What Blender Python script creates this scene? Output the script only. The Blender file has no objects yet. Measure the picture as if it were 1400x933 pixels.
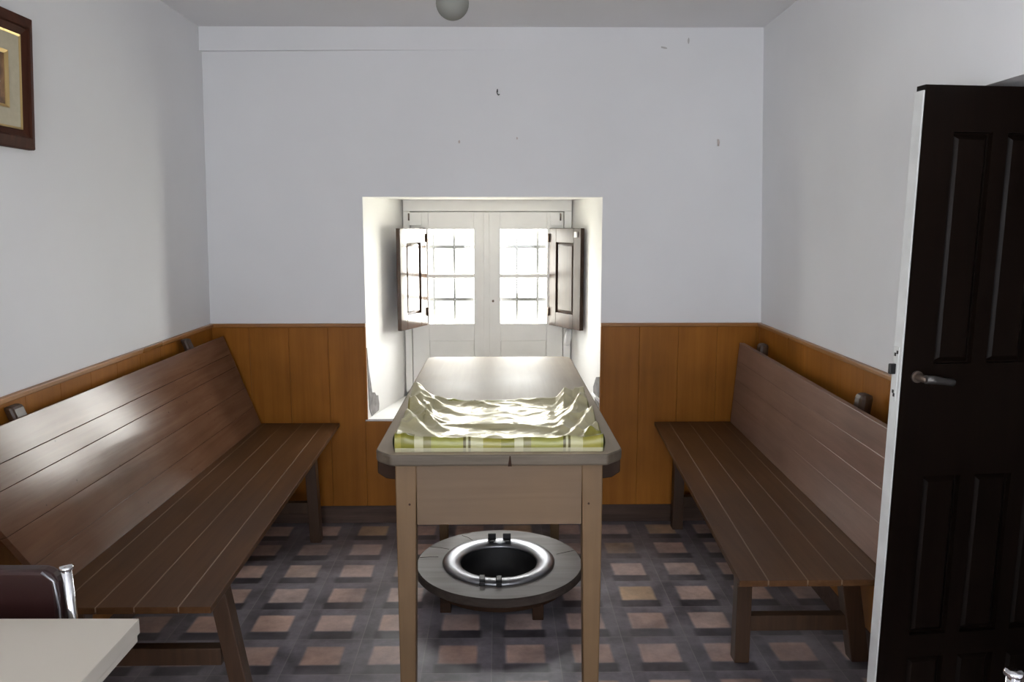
import bpy, bmesh, math, random
from mathutils import Vector, Matrix
random.seed(7)
sc = bpy.context.scene
COL = sc.collection
R = math.radians

# ------------------------------------------------------------------ materials
def new_mat(name):
    m = bpy.data.materials.new(name); m.use_nodes = True
    nt = m.node_tree
    b = nt.nodes['Principled BSDF']
    return m, nt, b
def N(nt, t, **kw):
    n = nt.nodes.new(t)
    for k, v in kw.items():
        if k in n.inputs: n.inputs[k].default_value = v
        else: setattr(n, k, v)
    return n
def L(nt, a, b): nt.links.new(a, b)
def ramp(nt, stops):
    r = nt.nodes.new('ShaderNodeValToRGB')
    e = r.color_ramp.elements
    while len(e) < len(stops): e.new(0.5)
    for i, (p, c) in enumerate(stops):
        e[i].position = p; e[i].color = (*c, 1) if len(c) == 3 else c
    return r
def math_n(nt, op, a=None, b=None, c=None):
    n = nt.nodes.new('ShaderNodeMath'); n.operation = op
    for i, v in enumerate((a, b, c)):
        if v is None: continue
        if isinstance(v, (int, float)): n.inputs[i].default_value = v
        else: L(nt, v, n.inputs[i])
    return n.outputs[0]
def mixc(nt, fac, a, b, mode='MIX'):
    n = nt.nodes.new('ShaderNodeMix'); n.data_type = 'RGBA'; n.blend_type = mode
    for sock, v in ((n.inputs[0], fac), (n.inputs[6], a), (n.inputs[7], b)):
        if isinstance(v, (int, float)): sock.default_value = v
        elif isinstance(v, tuple): sock.default_value = (*v, 1)
        else: L(nt, v, sock)
    return n.outputs[2]

def plain(name, col, rough=0.5, metal=0.0, spec=0.5, noise=0.0, nscale=8.0, bump=0.0):
    m, nt, b = new_mat(name)
    b.inputs['Base Color'].default_value = (*col, 1)
    b.inputs['Roughness'].default_value = rough
    b.inputs['Metallic'].default_value = metal
    b.inputs['Specular IOR Level'].default_value = spec
    if noise or bump:
        tc = N(nt, 'ShaderNodeTexCoord')
        nz = N(nt, 'ShaderNodeTexNoise', Scale=nscale, Detail=6.0)
        L(nt, tc.outputs['Object'], nz.inputs['Vector'])
        if noise:
            r = ramp(nt, [(0.3, tuple(c*(1-noise) for c in col)), (0.7, tuple(min(1, c*(1+noise*.6)) for c in col))])
            L(nt, nz.outputs['Fac'], r.inputs['Fac']); L(nt, r.outputs['Color'], b.inputs['Base Color'])
        if bump:
            bp = N(nt, 'ShaderNodeBump', Strength=bump, Distance=0.01)
            L(nt, nz.outputs['Fac'], bp.inputs['Height']); L(nt, bp.outputs['Normal'], b.inputs['Normal'])
    return m

def wood(name, dark, light, axis='Y', rough=0.35, rvar=0.12, scale=1.0, contrast=1.0, bump=0.15, spots=0.0, coat=0.0, spec=0.5, distort=0.6):
    m, nt, b = new_mat(name)
    tc = N(nt, 'ShaderNodeTexCoord')
    mp = N(nt, 'ShaderNodeMapping')
    s = {'X': (1.2, 22, 22), 'Y': (22, 1.2, 22), 'Z': (22, 22, 1.2)}[axis]
    mp.inputs['Scale'].default_value = tuple(v*scale for v in s)
    L(nt, tc.outputs['Object'], mp.inputs['Vector'])
    n1 = N(nt, 'ShaderNodeTexNoise', Scale=1.6, Detail=8.0, Roughness=0.65, Distortion=distort)
    L(nt, mp.outputs[0], n1.inputs['Vector'])
    n2 = N(nt, 'ShaderNodeTexNoise', Scale=2.2, Detail=4.0)
    L(nt, tc.outputs['Object'], n2.inputs['Vector'])
    lo = 0.5 - 0.22/contrast; hi = 0.5 + 0.22/contrast
    r1 = ramp(nt, [(lo, dark), (hi, light)])
    L(nt, n1.outputs['Fac'], r1.inputs['Fac'])
    r2 = ramp(nt, [(0.3, (0.72, 0.70, 0.68)), (0.7, (1.12, 1.1, 1.08))])
    L(nt, n2.outputs['Fac'], r2.inputs['Fac'])
    c = mixc(nt, 1.0, r1.outputs['Color'], r2.outputs['Color'], 'MULTIPLY')
    if spots:
        v = N(nt, 'ShaderNodeTexVoronoi', Scale=15.0); v.feature = 'F1'
        L(nt, tc.outputs['Object'], v.inputs['Vector'])
        rs = ramp(nt, [(0.03, (0.15, 0.13, 0.12)), (0.055, (1, 1, 1))])
        L(nt, v.outputs['Distance'], rs.inputs['Fac'])
        c = mixc(nt, spots, c, rs.outputs['Color'], 'MULTIPLY')
    L(nt, c, b.inputs['Base Color'])
    rr = N(nt, 'ShaderNodeMapRange'); rr.inputs[3].default_value = rough - rvar; rr.inputs[4].default_value = rough + rvar
    rr.inputs[1].default_value = 0.3; rr.inputs[2].default_value = 0.7
    L(nt, n2.outputs['Fac'], rr.inputs[0]); L(nt, rr.outputs[0], b.inputs['Roughness'])
    bp = N(nt, 'ShaderNodeBump', Strength=bump, Distance=0.004)
    L(nt, n1.outputs['Fac'], bp.inputs['Height']); L(nt, bp.outputs['Normal'], b.inputs['Normal'])
    b.inputs['Coat Weight'].default_value = coat
    b.inputs['Specular IOR Level'].default_value = spec
    return m

M = {}
M['plaster'] = plain('white_plaster', (0.82, 0.825, 0.835), 0.75, spec=0.25, noise=0.035, nscale=1.8, bump=0.12)
M['whitewash'] = plain('recess_whitewash', (0.90, 0.89, 0.87), 0.8, spec=0.2, noise=0.02, nscale=3, bump=0.1)
M['ceiling'] = plain('ceiling_paint', (0.80, 0.80, 0.81), 0.85, spec=0.2, noise=0.03, nscale=1.2)
M['white_paint'] = plain('white_window_paint', (0.89, 0.875, 0.83), 0.4, noise=0.05, nscale=7)
M['cement'] = plain('bare_cement', (0.24, 0.225, 0.22), 0.9, noise=0.35, nscale=25, bump=0.4)
M['wainscot'] = wood('honey_wainscot', (0.25, 0.088, 0.011), (0.40, 0.155, 0.021), 'Z', rough=0.38, rvar=0.02, scale=0.9, contrast=0.7, bump=0.02, distort=0.1, spec=0.22)
M['wainscot_cap'] = wood('honey_cap', (0.25, 0.105, 0.026), (0.39, 0.18, 0.05), 'X', rough=0.35, contrast=0.7, bump=0.03)
M['bench'] = wood('varnished_bench_wood', (0.060, 0.026, 0.010), (0.112, 0.055, 0.024), 'Y', rough=0.36, rvar=0.02, spots=0.0, bump=0.05, contrast=0.8, spec=0.14)
M['bench_back'] = wood('varnished_backrest_wood', (0.110, 0.050, 0.027), (0.190, 0.098, 0.058), 'Y', rough=0.19, rvar=0.015, spots=0.6, bump=0.03, contrast=0.7, spec=0.19)
M['joint'] = wood('dusty_joint', (0.10, 0.06, 0.035), (0.26, 0.19, 0.13), 'Y', rough=0.6, scale=0.6)
M['bench_back_lit'] = wood('lit_backrest_wood', (0.155, 0.088, 0.064), (0.26, 0.162, 0.125), 'Y', rough=0.3, rvar=0.0, spots=0.5, bump=0.04, contrast=0.7, spec=0.22)  # same backrest wood, with the light on the right bench put into the colour
M['bench_leg'] = wood('dark_bench_leg_wood', (0.035, 0.017, 0.008), (0.075, 0.038, 0.019), 'Z', rough=0.42, bump=0.06)
M['tabletop'] = wood('bleached_table_wood', (0.32, 0.26, 0.19), (0.43, 0.365, 0.285), 'Y', rough=0.5, rvar=0.06, contrast=0.6, bump=0.05, spec=0.12)
M['table_edge'] = wood('worn_table_edge', (0.08, 0.064, 0.045), (0.15, 0.122, 0.09), 'X', rough=0.6, bump=0.3)
M['table_leg'] = wood('pale_table_leg_wood', (0.125, 0.072, 0.030), (0.175, 0.105, 0.047), 'Z', rough=0.5, contrast=0.6, bump=0.06)
M['table_apron'] = wood('pale_apron_wood', (0.120, 0.074, 0.038), (0.165, 0.107, 0.060), 'X', rough=0.5, contrast=0.55, bump=0.06)
M['batten'] = wood('dark_batten_wood', (0.022, 0.011, 0.006), (0.045, 0.022, 0.012), 'X', rough=0.65, spec=0.15)
M['brazier_wood'] = wood('grey_brazier_wood', (0.17, 0.155, 0.15), (0.33, 0.31, 0.305), 'X', rough=0.5, scale=0.5, contrast=0.8, bump=0.25)
M['brazier_edge_shade'] = wood('shaded_brazier_edge', (0.035, 0.026, 0.022), (0.075, 0.06, 0.052), 'X', rough=0.7, spec=0.2)  # shade on the stand's edge and underside, put in as a darker wood colour
M['steel'] = plain('polished_steel', (0.36, 0.365, 0.39), 0.38, metal=1.0)
M['soot'] = plain('sooty_bowl', (0.012, 0.012, 0.013), 0.6, noise=0.4, nscale=20)
M['black_iron'] = plain('black_iron', (0.012, 0.011, 0.012), 0.45, metal=0.3)
M['door'] = wood('near_black_door_wood', (0.0045, 0.0026, 0.0018), (0.008, 0.0045, 0.003), 'Z', rough=0.42, rvar=0.06, bump=0.03, spec=0.10)
M['door_edge'] = plain('white_door_edge', (0.66, 0.67, 0.65), 0.6, noise=0.12, nscale=14)
M['aged_brass'] = plain('aged_metal', (0.20, 0.155, 0.125), 0.42, metal=0.8)
M['pewter'] = plain('pewter_lever', (0.10, 0.095, 0.09), 0.38, metal=0.7)
M['shutter'] = wood('dark_shutter_wood', (0.036, 0.019, 0.011), (0.07, 0.04, 0.025), 'Z', rough=0.14, rvar=0.04, bump=0.015, contrast=0.8, coat=0.22)
M['shutter_dull'] = wood('duller_shutter_wood', (0.036, 0.020, 0.013), (0.07, 0.042, 0.028), 'Z', rough=0.34, rvar=0.05, bump=0.02, contrast=0.8, spec=0.3)
M['grille'] = plain('dark_grille_iron', (0.11, 0.11, 0.11), 0.8, spec=0.1)
M['laminate'] = plain('cream_laminate', (0.57, 0.52, 0.44), 0.35, noise=0.02, nscale=3)
M['laminate_edge'] = plain('cream_laminate_edge', (0.50, 0.47, 0.41), 0.45)
M['maroon'] = plain('maroon_vinyl', (0.026, 0.007, 0.006), 0.45, noise=0.15, nscale=14)
M['chrome'] = plain('chrome_tube', (0.78, 0.78, 0.80), 0.12, metal=1.0)
M['black_plastic'] = plain('black_plastic', (0.015, 0.015, 0.016), 0.5)
M['frame_wood'] = wood('mahogany_frame', (0.045, 0.016, 0.010), (0.10, 0.036, 0.020), 'Z', rough=0.6, bump=0.08, spec=0.08)
M['gold'] = plain('gilt_lip', (0.62, 0.45, 0.20), 0.35, metal=0.7)
M['liner'] = plain('cream_linen_liner', (0.52, 0.47, 0.34), 0.85, noise=0.06, nscale=60, bump=0.2)
M['opal'] = plain('opal_glass', (0.25, 0.25, 0.225), 0.7, spec=0.1)
M['bulb_cord'] = plain('white_cord', (0.6, 0.6, 0.58), 0.6)
M['skirting'] = wood('brown_skirting_tile', (0.060, 0.038, 0.030), (0.13, 0.085, 0.068), 'X', rough=0.45, bump=0.04, spec=0.2)
M['scrap'] = plain('white_scrap', (0.85, 0.85, 0.84), 0.6)
M['chip'] = plain('plaster_chip', (0.52, 0.51, 0.50), 0.9)
M['filler'] = plain('brown_filler', (0.60, 0.53, 0.50), 0.9)

def floor_mat():
    m, nt, b = new_mat('patterned_floor_tile')
    tc = N(nt, 'ShaderNodeTexCoord'); sp = N(nt, 'ShaderNodeSeparateXYZ')
    L(nt, tc.outputs['Object'], sp.inputs[0])
    PX, PY = 0.222, 0.2165
    def cell(o, p, off):
        t = math_n(nt, 'DIVIDE', math_n(nt, 'SUBTRACT', o, off), p)
        fl = math_n(nt, 'FLOOR', t)
        return math_n(nt, 'SUBTRACT', t, fl), fl
    u, iu = cell(sp.outputs[0], PX, -0.026)
    v, iv = cell(sp.outputs[1], PY, 2.667 - 0.108)
    du = math_n(nt, 'ABSOLUTE', math_n(nt, 'SUBTRACT', u, 0.5))
    dv = math_n(nt, 'ABSOLUTE', math_n(nt, 'SUBTRACT', v, 0.52))
    nzv = N(nt, 'ShaderNodeTexNoise', Scale=9.0, Detail=5.0, Roughness=0.6); L(nt, tc.outputs['Object'], nzv.inputs['Vector'])
    big = N(nt, 'ShaderNodeTexNoise', Scale=1.7, Detail=5.0, Roughness=0.6); L(nt, tc.outputs['Object'], big.inputs['Vector'])
    def soft(d, lim, w=0.02):
        mr = N(nt, 'ShaderNodeMapRange'); mr.inputs[1].default_value = lim - w; mr.inputs[2].default_value = lim + w
        mr.inputs[3].default_value = 1; mr.inputs[4].default_value = 0
        L(nt, d, mr.inputs[0]); return mr.outputs[0]
    wob = math_n(nt, 'MULTIPLY_ADD', nzv.outputs['Fac'], 0.06, -0.03)
    insq = math_n(nt, 'MULTIPLY', soft(math_n(nt, 'ADD', du, wob), 0.285, 0.022), soft(math_n(nt, 'ADD', dv, wob), 0.26, 0.022))
    # per-tile tint
    cmb = N(nt, 'ShaderNodeCombineXYZ'); L(nt, iu, cmb.inputs[0]); L(nt, iv, cmb.inputs[1])
    wn = N(nt, 'ShaderNodeTexWhiteNoise'); wn.noise_dimensions = '3D'; L(nt, cmb.outputs[0], wn.inputs['Vector'])
    sq = ramp(nt, [(0.0, (0.49, 0.325, 0.265)), (0.45, (0.65, 0.47, 0.405)), (0.8, (0.60, 0.46, 0.415)), (1.0, (0.54, 0.37, 0.21))])
    L(nt, wn.outputs['Value'], sq.inputs['Fac'])
    # surround: horizontal straps dark, vertical straps mid, broken by wear
    hor = soft(du, 0.335, 0.03)
    vnear = soft(v, 0.25, 0.03)                       # strap on the near side of each square
    nz1 = ramp(nt, [(0.35, (0.145, 0.134, 0.150)), (0.65, (0.27, 0.25, 0.285))]); L(nt, nzv.outputs['Fac'], nz1.inputs['Fac'])
    nz2 = ramp(nt, [(0.35, (0.050, 0.044, 0.052)), (0.7, (0.11, 0.098, 0.115))]); L(nt, nzv.outputs['Fac'], nz2.inputs['Fac'])
    darkf = math_n(nt, 'MULTIPLY', hor, vnear)
    sur = mixc(nt, darkf, nz1.outputs['Color'], nz2.outputs['Color'])
    darkv = math_n(nt, 'MULTIPLY', soft(u, 0.19, 0.02), 0.3)
    sur = mixc(nt, darkv, sur, nz2.outputs['Color'])
    c = mixc(nt, insq, sur, sq.outputs['Color'])
    # scuffed, greyed wear patches
    wf = N(nt, 'ShaderNodeMapRange'); wf.inputs[1].default_value = 0.42; wf.inputs[2].default_value = 0.72; wf.inputs[4].default_value = 0.8
    L(nt, big.outputs['Fac'], wf.inputs[0])
    c = mixc(nt, wf.outputs[0], c, (0.25, 0.235, 0.255))
    mot = N(nt, 'ShaderNodeTexNoise', Scale=5.0, Detail=8.0, Roughness=0.7); L(nt, tc.outputs['Object'], mot.inputs['Vector'])
    mr_ = ramp(nt, [(0.34, (0.62, 0.60, 0.60)), (0.66, (1.22, 1.2, 1.2))]); L(nt, mot.outputs['Fac'], mr_.inputs['Fac'])
    c = mixc(nt, 1.0, c, mr_.outputs['Color'], 'MULTIPLY')
    # grout
    g = math_n(nt, 'MAXIMUM', math_n(nt, 'SUBTRACT', 1, soft(du, 0.493, 0.003)), math_n(nt, 'SUBTRACT', 1, soft(math_n(nt, 'ABSOLUTE', math_n(nt, 'SUBTRACT', v, 0.5)), 0.493, 0.003)))
    gf = math_n(nt, 'MULTIPLY', g, math_n(nt, 'MULTIPLY', nzv.outputs['Fac'], 1.1))
    c = mixc(nt, gf, c, (0.30, 0.28, 0.27))
    L(nt, c, b.inputs['Base Color'])
    rr = N(nt, 'ShaderNodeMapRange'); rr.inputs[1].default_value = 0.3; rr.inputs[2].default_value = 0.7
    rr.inputs[3].default_value = 0.32; rr.inputs[4].default_value = 0.5
    L(nt, nzv.outputs['Fac'], rr.inputs[0]); L(nt, rr.outputs[0], b.inputs['Roughness'])
    bp = N(nt, 'ShaderNodeBump', Strength=0.08, Distance=0.003)
    L(nt, nzv.outputs['Fac'], bp.inputs['Height']); L(nt, bp.outputs['Normal'], b.inputs['Normal'])
    return m
M['floor'] = floor_mat()

def glass_mat():
    m, nt, b = new_mat('window_glass'); nt.nodes.remove(b)
    out = nt.nodes['Material Output']
    tr = N(nt, 'ShaderNodeBsdfTransparent'); tr.inputs[0].default_value = (0.97, 0.98, 0.97, 1)
    gl = N(nt, 'ShaderNodeBsdfGlossy'); gl.inputs['Roughness'].default_value = 0.02
    lw = N(nt, 'ShaderNodeLayerWeight'); lw.inputs[0].default_value = 0.5
    fr = math_n(nt, 'MULTIPLY_ADD', math_n(nt, 'POWER', lw.outputs['Facing'], 5.0), 0.5, 0.03)
    mx = N(nt, 'ShaderNodeMixShader')
    L(nt, fr, mx.inputs[0]); L(nt, tr.outputs[0], mx.inputs[1]); L(nt, gl.outputs[0], mx.inputs[2])
    L(nt, mx.outputs[0], out.inputs[0])
    return m
M['glass'] = glass_mat()

def picture_mat():
    m, nt, b = new_mat('brown_still_life_print')
    tc = N(nt, 'ShaderNodeTexCoord')
    n1 = N(nt, 'ShaderNodeTexNoise', Scale=9.0, Detail=5.0, Distortion=1.5); L(nt, tc.outputs['Object'], n1.inputs['Vector'])
    n2 = N(nt, 'ShaderNodeTexNoise', Scale=24.0, Detail=3.0); L(nt, tc.outputs['Object'], n2.inputs['Vector'])
    r1 = ramp(nt, [(0.35, (0.03, 0.02, 0.012)), (0.5, (0.16, 0.075, 0.03)), (0.65, (0.30, 0.16, 0.07))]); L(nt, n1.outputs['Fac'], r1.inputs['Fac'])
    r2 = ramp(nt, [(0.66, (0, 0, 0)), (0.70, (1, 1, 1))]); L(nt, n2.outputs['Fac'], r2.inputs['Fac'])
    c = mixc(nt, r2.outputs['Color'], r1.outputs['Color'], (0.62, 0.60, 0.52))
    L(nt, c, b.inputs['Base Color']); b.inputs['Roughness'].default_value = 0.35
    return m
M['picture'] = picture_mat()

def foil_mat():
    m, nt, b = new_mat('shiny_cream_oilcloth_backing')
    tc = N(nt, 'ShaderNodeTexCoord')
    n1 = N(nt, 'ShaderNodeTexNoise', Scale=5.0, Detail=4.0); L(nt, tc.outputs['Object'], n1.inputs['Vector'])
    r1 = ramp(nt, [(0.3, (0.47, 0.42, 0.22)), (0.7, (0.60, 0.55, 0.36))]); L(nt, n1.outputs['Fac'], r1.inputs['Fac'])
    L(nt, r1.outputs['Color'], b.inputs['Base Color'])
    b.inputs['Roughness'].default_value = 0.28; b.inputs['Metallic'].default_value = 0.3
    n2 = N(nt, 'ShaderNodeTexNoise', Scale=22.0, Detail=3.0, Distortion=1.2); L(nt, tc.outputs['Object'], n2.inputs['Vector'])
    bp = N(nt, 'ShaderNodeBump', Strength=0.25, Distance=0.01)
    L(nt, n2.outputs['Fac'], bp.inputs['Height']); L(nt, bp.outputs['Normal'], b.inputs['Normal'])
    return m
M['foil'] = foil_mat()

def plaid_mat():
    m, nt, b = new_mat('green_plaid_oilcloth')
    tc = N(nt, 'ShaderNodeTexCoord'); sp = N(nt, 'ShaderNodeSeparateXYZ'); L(nt, tc.outputs['Object'], sp.inputs[0])
    t = math_n(nt, 'FRACT', math_n(nt, 'DIVIDE', math_n(nt, 'ADD', sp.outputs[0], 1.015), 0.255))
    r = ramp(nt, [(0.0, (0.20, 0.19, 0.02)), (0.13, (0.50, 0.48, 0.28)), (0.22, (0.22, 0.20, 0.07)), (0.30, (0.30, 0.30, 0.06)),
                  (0.62, (0.10, 0.085, 0.02)), (0.645, (0.46, 0.45, 0.26)), (0.67, (0.10, 0.085, 0.02)), (0.695, (0.45, 0.43, 0.22)), (0.82, (0.30, 0.27, 0.045))])
    r.color_ramp.interpolation = 'CONSTANT'; L(nt, t, r.inputs['Fac'])
    low = math_n(nt, 'LESS_THAN', sp.outputs[2], 0.0125)
    c = mixc(nt, math_n(nt, 'MULTIPLY', low, 0.62), r.outputs['Color'], (0.60, 0.57, 0.44))
    L(nt, c, b.inputs['Base Color']); b.inputs['Roughness'].default_value = 0.3
    return m
M['plaid'] = plaid_mat()

# ------------------------------------------------------------------ geometry helpers
def box(bm, x0, x1, y0, y1, z0, z1):
    vs = [bm.verts.new((x, y, z)) for x in (x0, x1) for y in (y0, y1) for z in (z0, z1)]
    for f in ((0, 1, 3, 2), (4, 6, 7, 5), (0, 4, 5, 1), (2, 3, 7, 6), (0, 2, 6, 4), (1, 5, 7, 3)):
        bm.faces.new([vs[i] for i in f])
    return vs
def hexa(bm, b4, t4):
    """solid from 4 bottom and 4 top points, same winding"""
    b = [bm.verts.new(p) for p in b4]; t = [bm.verts.new(p) for p in t4]
    fs = [bm.faces.new(b[::-1]), bm.faces.new(t)]
    for i in range(4):
        j = (i+1) % 4; fs.append(bm.faces.new((b[i], b[j], t[j], t[i])))
    return b + t
def prism(bm, poly, axis, a, b):
    """extrude 2D polygon; axis 'Z': poly=(x,y); 'Y': (x,z); 'X': (y,z)"""
    def P(p, h):
        return {'Z': (p[0], p[1], h), 'Y': (p[0], h, p[1]), 'X': (h, p[0], p[1])}[axis]
    v0 = [bm.verts.new(P(p, a)) for p in poly]; v1 = [bm.verts.new(P(p, b)) for p in poly]
    bm.faces.new(v0[::-1]); bm.faces.new(v1)
    n = len(poly)
    for i in range(n):
        j = (i+1) % n; bm.faces.new((v0[i], v0[j], v1[j], v1[i]))
def tube(bm, pts, r, seg=12, cap=True):
    pts = [Vector(p) for p in pts]
    rings = []
    n = len(pts)
    up = None
    for i, p in enumerate(pts):
        d = (pts[min(i+1, n-1)] - pts[max(i-1, 0)]).normalized()
        if up is None:
            up = Vector((0, 0, 1)) if abs(d.z) < 0.9 else Vector((1, 0, 0))
        s = d.cross(up).normalized(); u = s.cross(d).normalized(); up = u
        rr = r[i] if isinstance(r, (list, tuple)) else r
        rings.append([bm.verts.new(p + (s*math.cos(2*math.pi*k/seg) + u*math.sin(2*math.pi*k/seg))*rr) for k in range(seg)])
    for a, b in zip(rings, rings[1:]):
        for k in range(seg):
            f = bm.faces.new((a[k], a[(k+1) % seg], b[(k+1) % seg], b[k])); f.smooth = True
    if cap:
        bm.faces.new(rings[0][::-1]); bm.faces.new(rings[-1])
def lathe(bm, prof, c, seg=64, smooth=True, closed=False):
    """profile (r,z) about vertical axis through c"""
    rings = []
    for r, z in prof:
        if r < 1e-6: rings.append([bm.verts.new((c[0], c[1], c[2]+z))])
        else: rings.append([bm.verts.new((c[0]+r*math.cos(2*math.pi*k/seg), c[1]+r*math.sin(2*math.pi*k/seg), c[2]+z)) for k in range(seg)])
    prs = list(zip(rings, rings[1:]))
    if closed: prs.append((rings[-1], rings[0]))
    for a, b in prs:
        for k in range(seg):
            k2 = (k+1) % seg
            if len(a) == 1 and len(b) == 1: continue
            if len(a) == 1: f = bm.faces.new((a[0], b[k], b[k2]))
            elif len(b) == 1: f = bm.faces.new((a[k], b[0], a[k2]))
            else: f = bm.faces.new((a[k], b[k], b[k2], a[k2]))
            f.smooth = smooth

ROOTLOC = {}
def obj(name, bm, mats, parent=None, bevel=0.0, loc=None, segs=2, autosmooth=True):
    bmesh.ops.recalc_face_normals(bm, faces=bm.faces)
    off = Vector(loc) if loc is not None else (ROOTLOC[parent.name] if parent else Vector((0, 0, 0)))
    if off.length: bmesh.ops.translate(bm, verts=bm.verts, vec=-off)
    me = bpy.data.meshes.new(name); bm.to_mesh(me); bm.free()
    for m in (mats if isinstance(mats, (list, tuple)) else [mats]): me.materials.append(m)
    o = bpy.data.objects.new(name, me); COL.objects.link(o)
    if parent: o.parent = parent
    else: o.location = off
    ROOTLOC[o.name] = off
    if bevel:
        md = o.modifiers.new('bevel', 'BEVEL'); md.width = bevel; md.segments = segs; md.limit_method = 'ANGLE'; md.angle_limit = R(35)
        md.harden_normals = False
    return o
def BM(): return bmesh.new()
def tag(o, label=None, cat=None, group=None, kind=None):
    if label: o['label'] = label
    if cat: o['category'] = cat
    if group: o['group'] = group
    if kind: o['kind'] = kind
    return o
def thing(name, loc, label, cat, group=None, kind=None):
    o = bpy.data.objects.new(name, None); COL.objects.link(o); o.location = loc
    o.empty_display_size = 0.1
    ROOTLOC[o.name] = Vector(loc)
    return tag(o, label, cat, group, kind)
def struct(name, bm, mats, label=None, cat=None, bevel=0.0, loc=None):
    o = obj(name, bm, mats, None, bevel, loc=loc); return tag(o, label, cat, None, 'structure')

# ------------------------------------------------------------------ the room shell
YB = 3.65          # back wall plane
YF = -1.7          # wall behind the camera
def xl(y, z): return -1.322 + 0.009*(3.65-y) + 0.0225*(z-0.96)
def xr(y, z): return 1.214 + 0.020*(y-3.65) - 0.035*(z-0.96)
H = 2.256
WT = 0.62          # thickness of the window wall
RX0, RX1, RZ0, RZ1 = -0.612, 0.470, 0.503, 1.527       # window recess, room side
QX0, QX1, QZ0, QZ1 = -0.490, 0.376, 0.503, 1.531       # window recess, window side
YW = 4.20

bm = BM(); box(bm, -1.9, 2.6, YF-0.3, YB+0.05, -0.12, 0.0)
struct('floor', bm, M['floor'], 'brown and grey patterned tile floor', 'floor')
bm = BM()
hexa(bm, [(-1.9, YF-.3, H-.008), (2.6, YF-.3, H+.014), (2.6, YB+.3, H+.014), (-1.9, YB+.3, H-.008)],
     [(-1.9, YF-.3, H+.12), (2.6, YF-.3, H+.12), (2.6, YB+.3, H+.12), (-1.9, YB+.3, H+.12)])
struct('ceiling', bm, M['ceiling'], 'plain white painted ceiling', 'ceiling')

# back wall with a splayed window recess right through it
bm = BM()
def ring4(x0, x1, z0, z1, y): return [bm.verts.new(p) for p in ((x0, y, z0), (x1, y, z0), (x1, y, z1), (x0, y, z1))]
oF = ring4(-1.9, 2.2, -0.1, 2.35, YB); iF = ring4(RX0, RX1, RZ0, RZ1, YB)
iM = ring4(QX0, QX1, QZ0, QZ1, YW); iM2 = ring4(QX0+.02, QX1-.02, QZ0+.02, QZ1-.02, YW+.001)
iB = ring4(QX0-.10, QX1+.10, QZ0-.02, QZ1+.08, YB+WT); oB = ring4(-1.9, 2.2, -0.1, 2.35, YB+WT)
seq = [oF, iF, iM, iM2, iB, oB]
for a, b in zip(seq, seq[1:] + [oF]):
    for i in range(4):
        j = (i+1) % 4; bm.faces.new((a[i], a[j], b[j], b[i]))
bm.faces.ensure_lookup_table()
for f in bm.faces[4:]: f.material_index = 1
wall_back = struct('wall_back', bm, [M['plaster'], M['whitewash']], 'white plastered wall holding the deep window recess', 'wall')

# left wall, with an unseen opening added behind the camera for a fill lamp
LW = (-1.25, -0.15, 0.85, 1.95)
bm = BM()
def lwall(y0, y1, z0, z1):
    hexa(bm, [(xl(y0, z0), y0, z0), (xl(y1, z0), y1, z0), (-1.75, y1, z0), (-1.75, y0, z0)],
         [(xl(y0, z1), y0, z1), (xl(y1, z1), y1, z1), (-1.75, y1, z1), (-1.75, y0, z1)])
lwall(LW[1], YB+.1, 0, 2.33); lwall(YF, LW[0], 0, 2.33); lwall(LW[0], LW[1], 0, LW[2]); lwall(LW[0], LW[1], LW[3], 2.33)
box(bm, -1.95, -1.86, LW[0]-.3, LW[1]+.3, .5, 2.3); box(bm, -1.90, -1.74, LW[0]-.3, LW[0]-.2, .5, 2.3); box(bm, -1.90, -1.74, LW[1]+.2, LW[1]+.3, .5, 2.3); box(bm, -1.90, -1.74, LW[0]-.3, LW[1]+.3, .45, .55); box(bm, -1.90, -1.74, LW[0]-.3, LW[1]+.3, 2.25, 2.35)  # panels closing the added opening, to keep the sky out
struct('wall_left', bm, M['plaster'], 'white wall behind the left bench, with the framed picture', 'wall')

# right wall with a thick-walled doorway
DY0, DY1, DZ = 0.95, 1.952, 1.728
bm = BM()
def rwall(y0, y1, z0, z1):
    hexa(bm, [(xr(y0, z0), y0, z0), (1.75, y0, z0), (1.75, y1, z0), (xr(y1, z0), y1, z0)],
         [(xr(y0, z1), y0, z1), (1.75, y0, z1), (1.75, y1, z1), (xr(y1, z1), y1, z1)])
rwall(DY1, YB+.1, 0, 2.33); rwall(YF, DY0, 0, 2.33); rwall(DY0, DY1, DZ, 2.33)
struct('wall_right', bm, M['plaster'], 'white wall behind the right bench, cut by the doorway', 'wall')
bm = BM(); box(bm, 2.3, 2.4, 0.3, 2.6, 0, 2.3); box(bm, 1.75, 2.35, 0.3, 0.36, 0, 2.3); box(bm, 1.75, 2.35, 2.5, 2.56, 0, 2.3)
struct('wall_hall', bm, M['plaster'], 'wall of the dim hall beyond the open door', 'wall')
# wall behind the camera, with an added, blocked doorway holding a fill lamp
FD = (-0.45, 0.45, 2.0)
bm = BM()
box(bm, -1.75, FD[0], YF-.3, YF, 0, 2.33); box(bm, FD[1], 2.0, YF-.3, YF, 0, 2.33); box(bm, FD[0], FD[1], YF-.3, YF, FD[2], 2.33)
box(bm, -1.75, 2.0, YF-.5, YF-.4, -.1, 2.4); box(bm, FD[0]-.2, FD[0]-.1, YF-.45, YF-.28, -.1, 2.4); box(bm, FD[1]+.1, FD[1]+.2, YF-.45, YF-.28, -.1, 2.4); box(bm, FD[0]-.2, FD[1]+.2, YF-.45, YF-.28, 2.2, 2.4); box(bm, FD[0]-.2, FD[1]+.2, YF-.45, YF-.28, -.2, 0)  # blocks the added doorway behind its fill lamp, keeping sky light out
struct('wall_front', bm, M['plaster'], 'white wall behind the viewpoint', 'wall')

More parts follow.
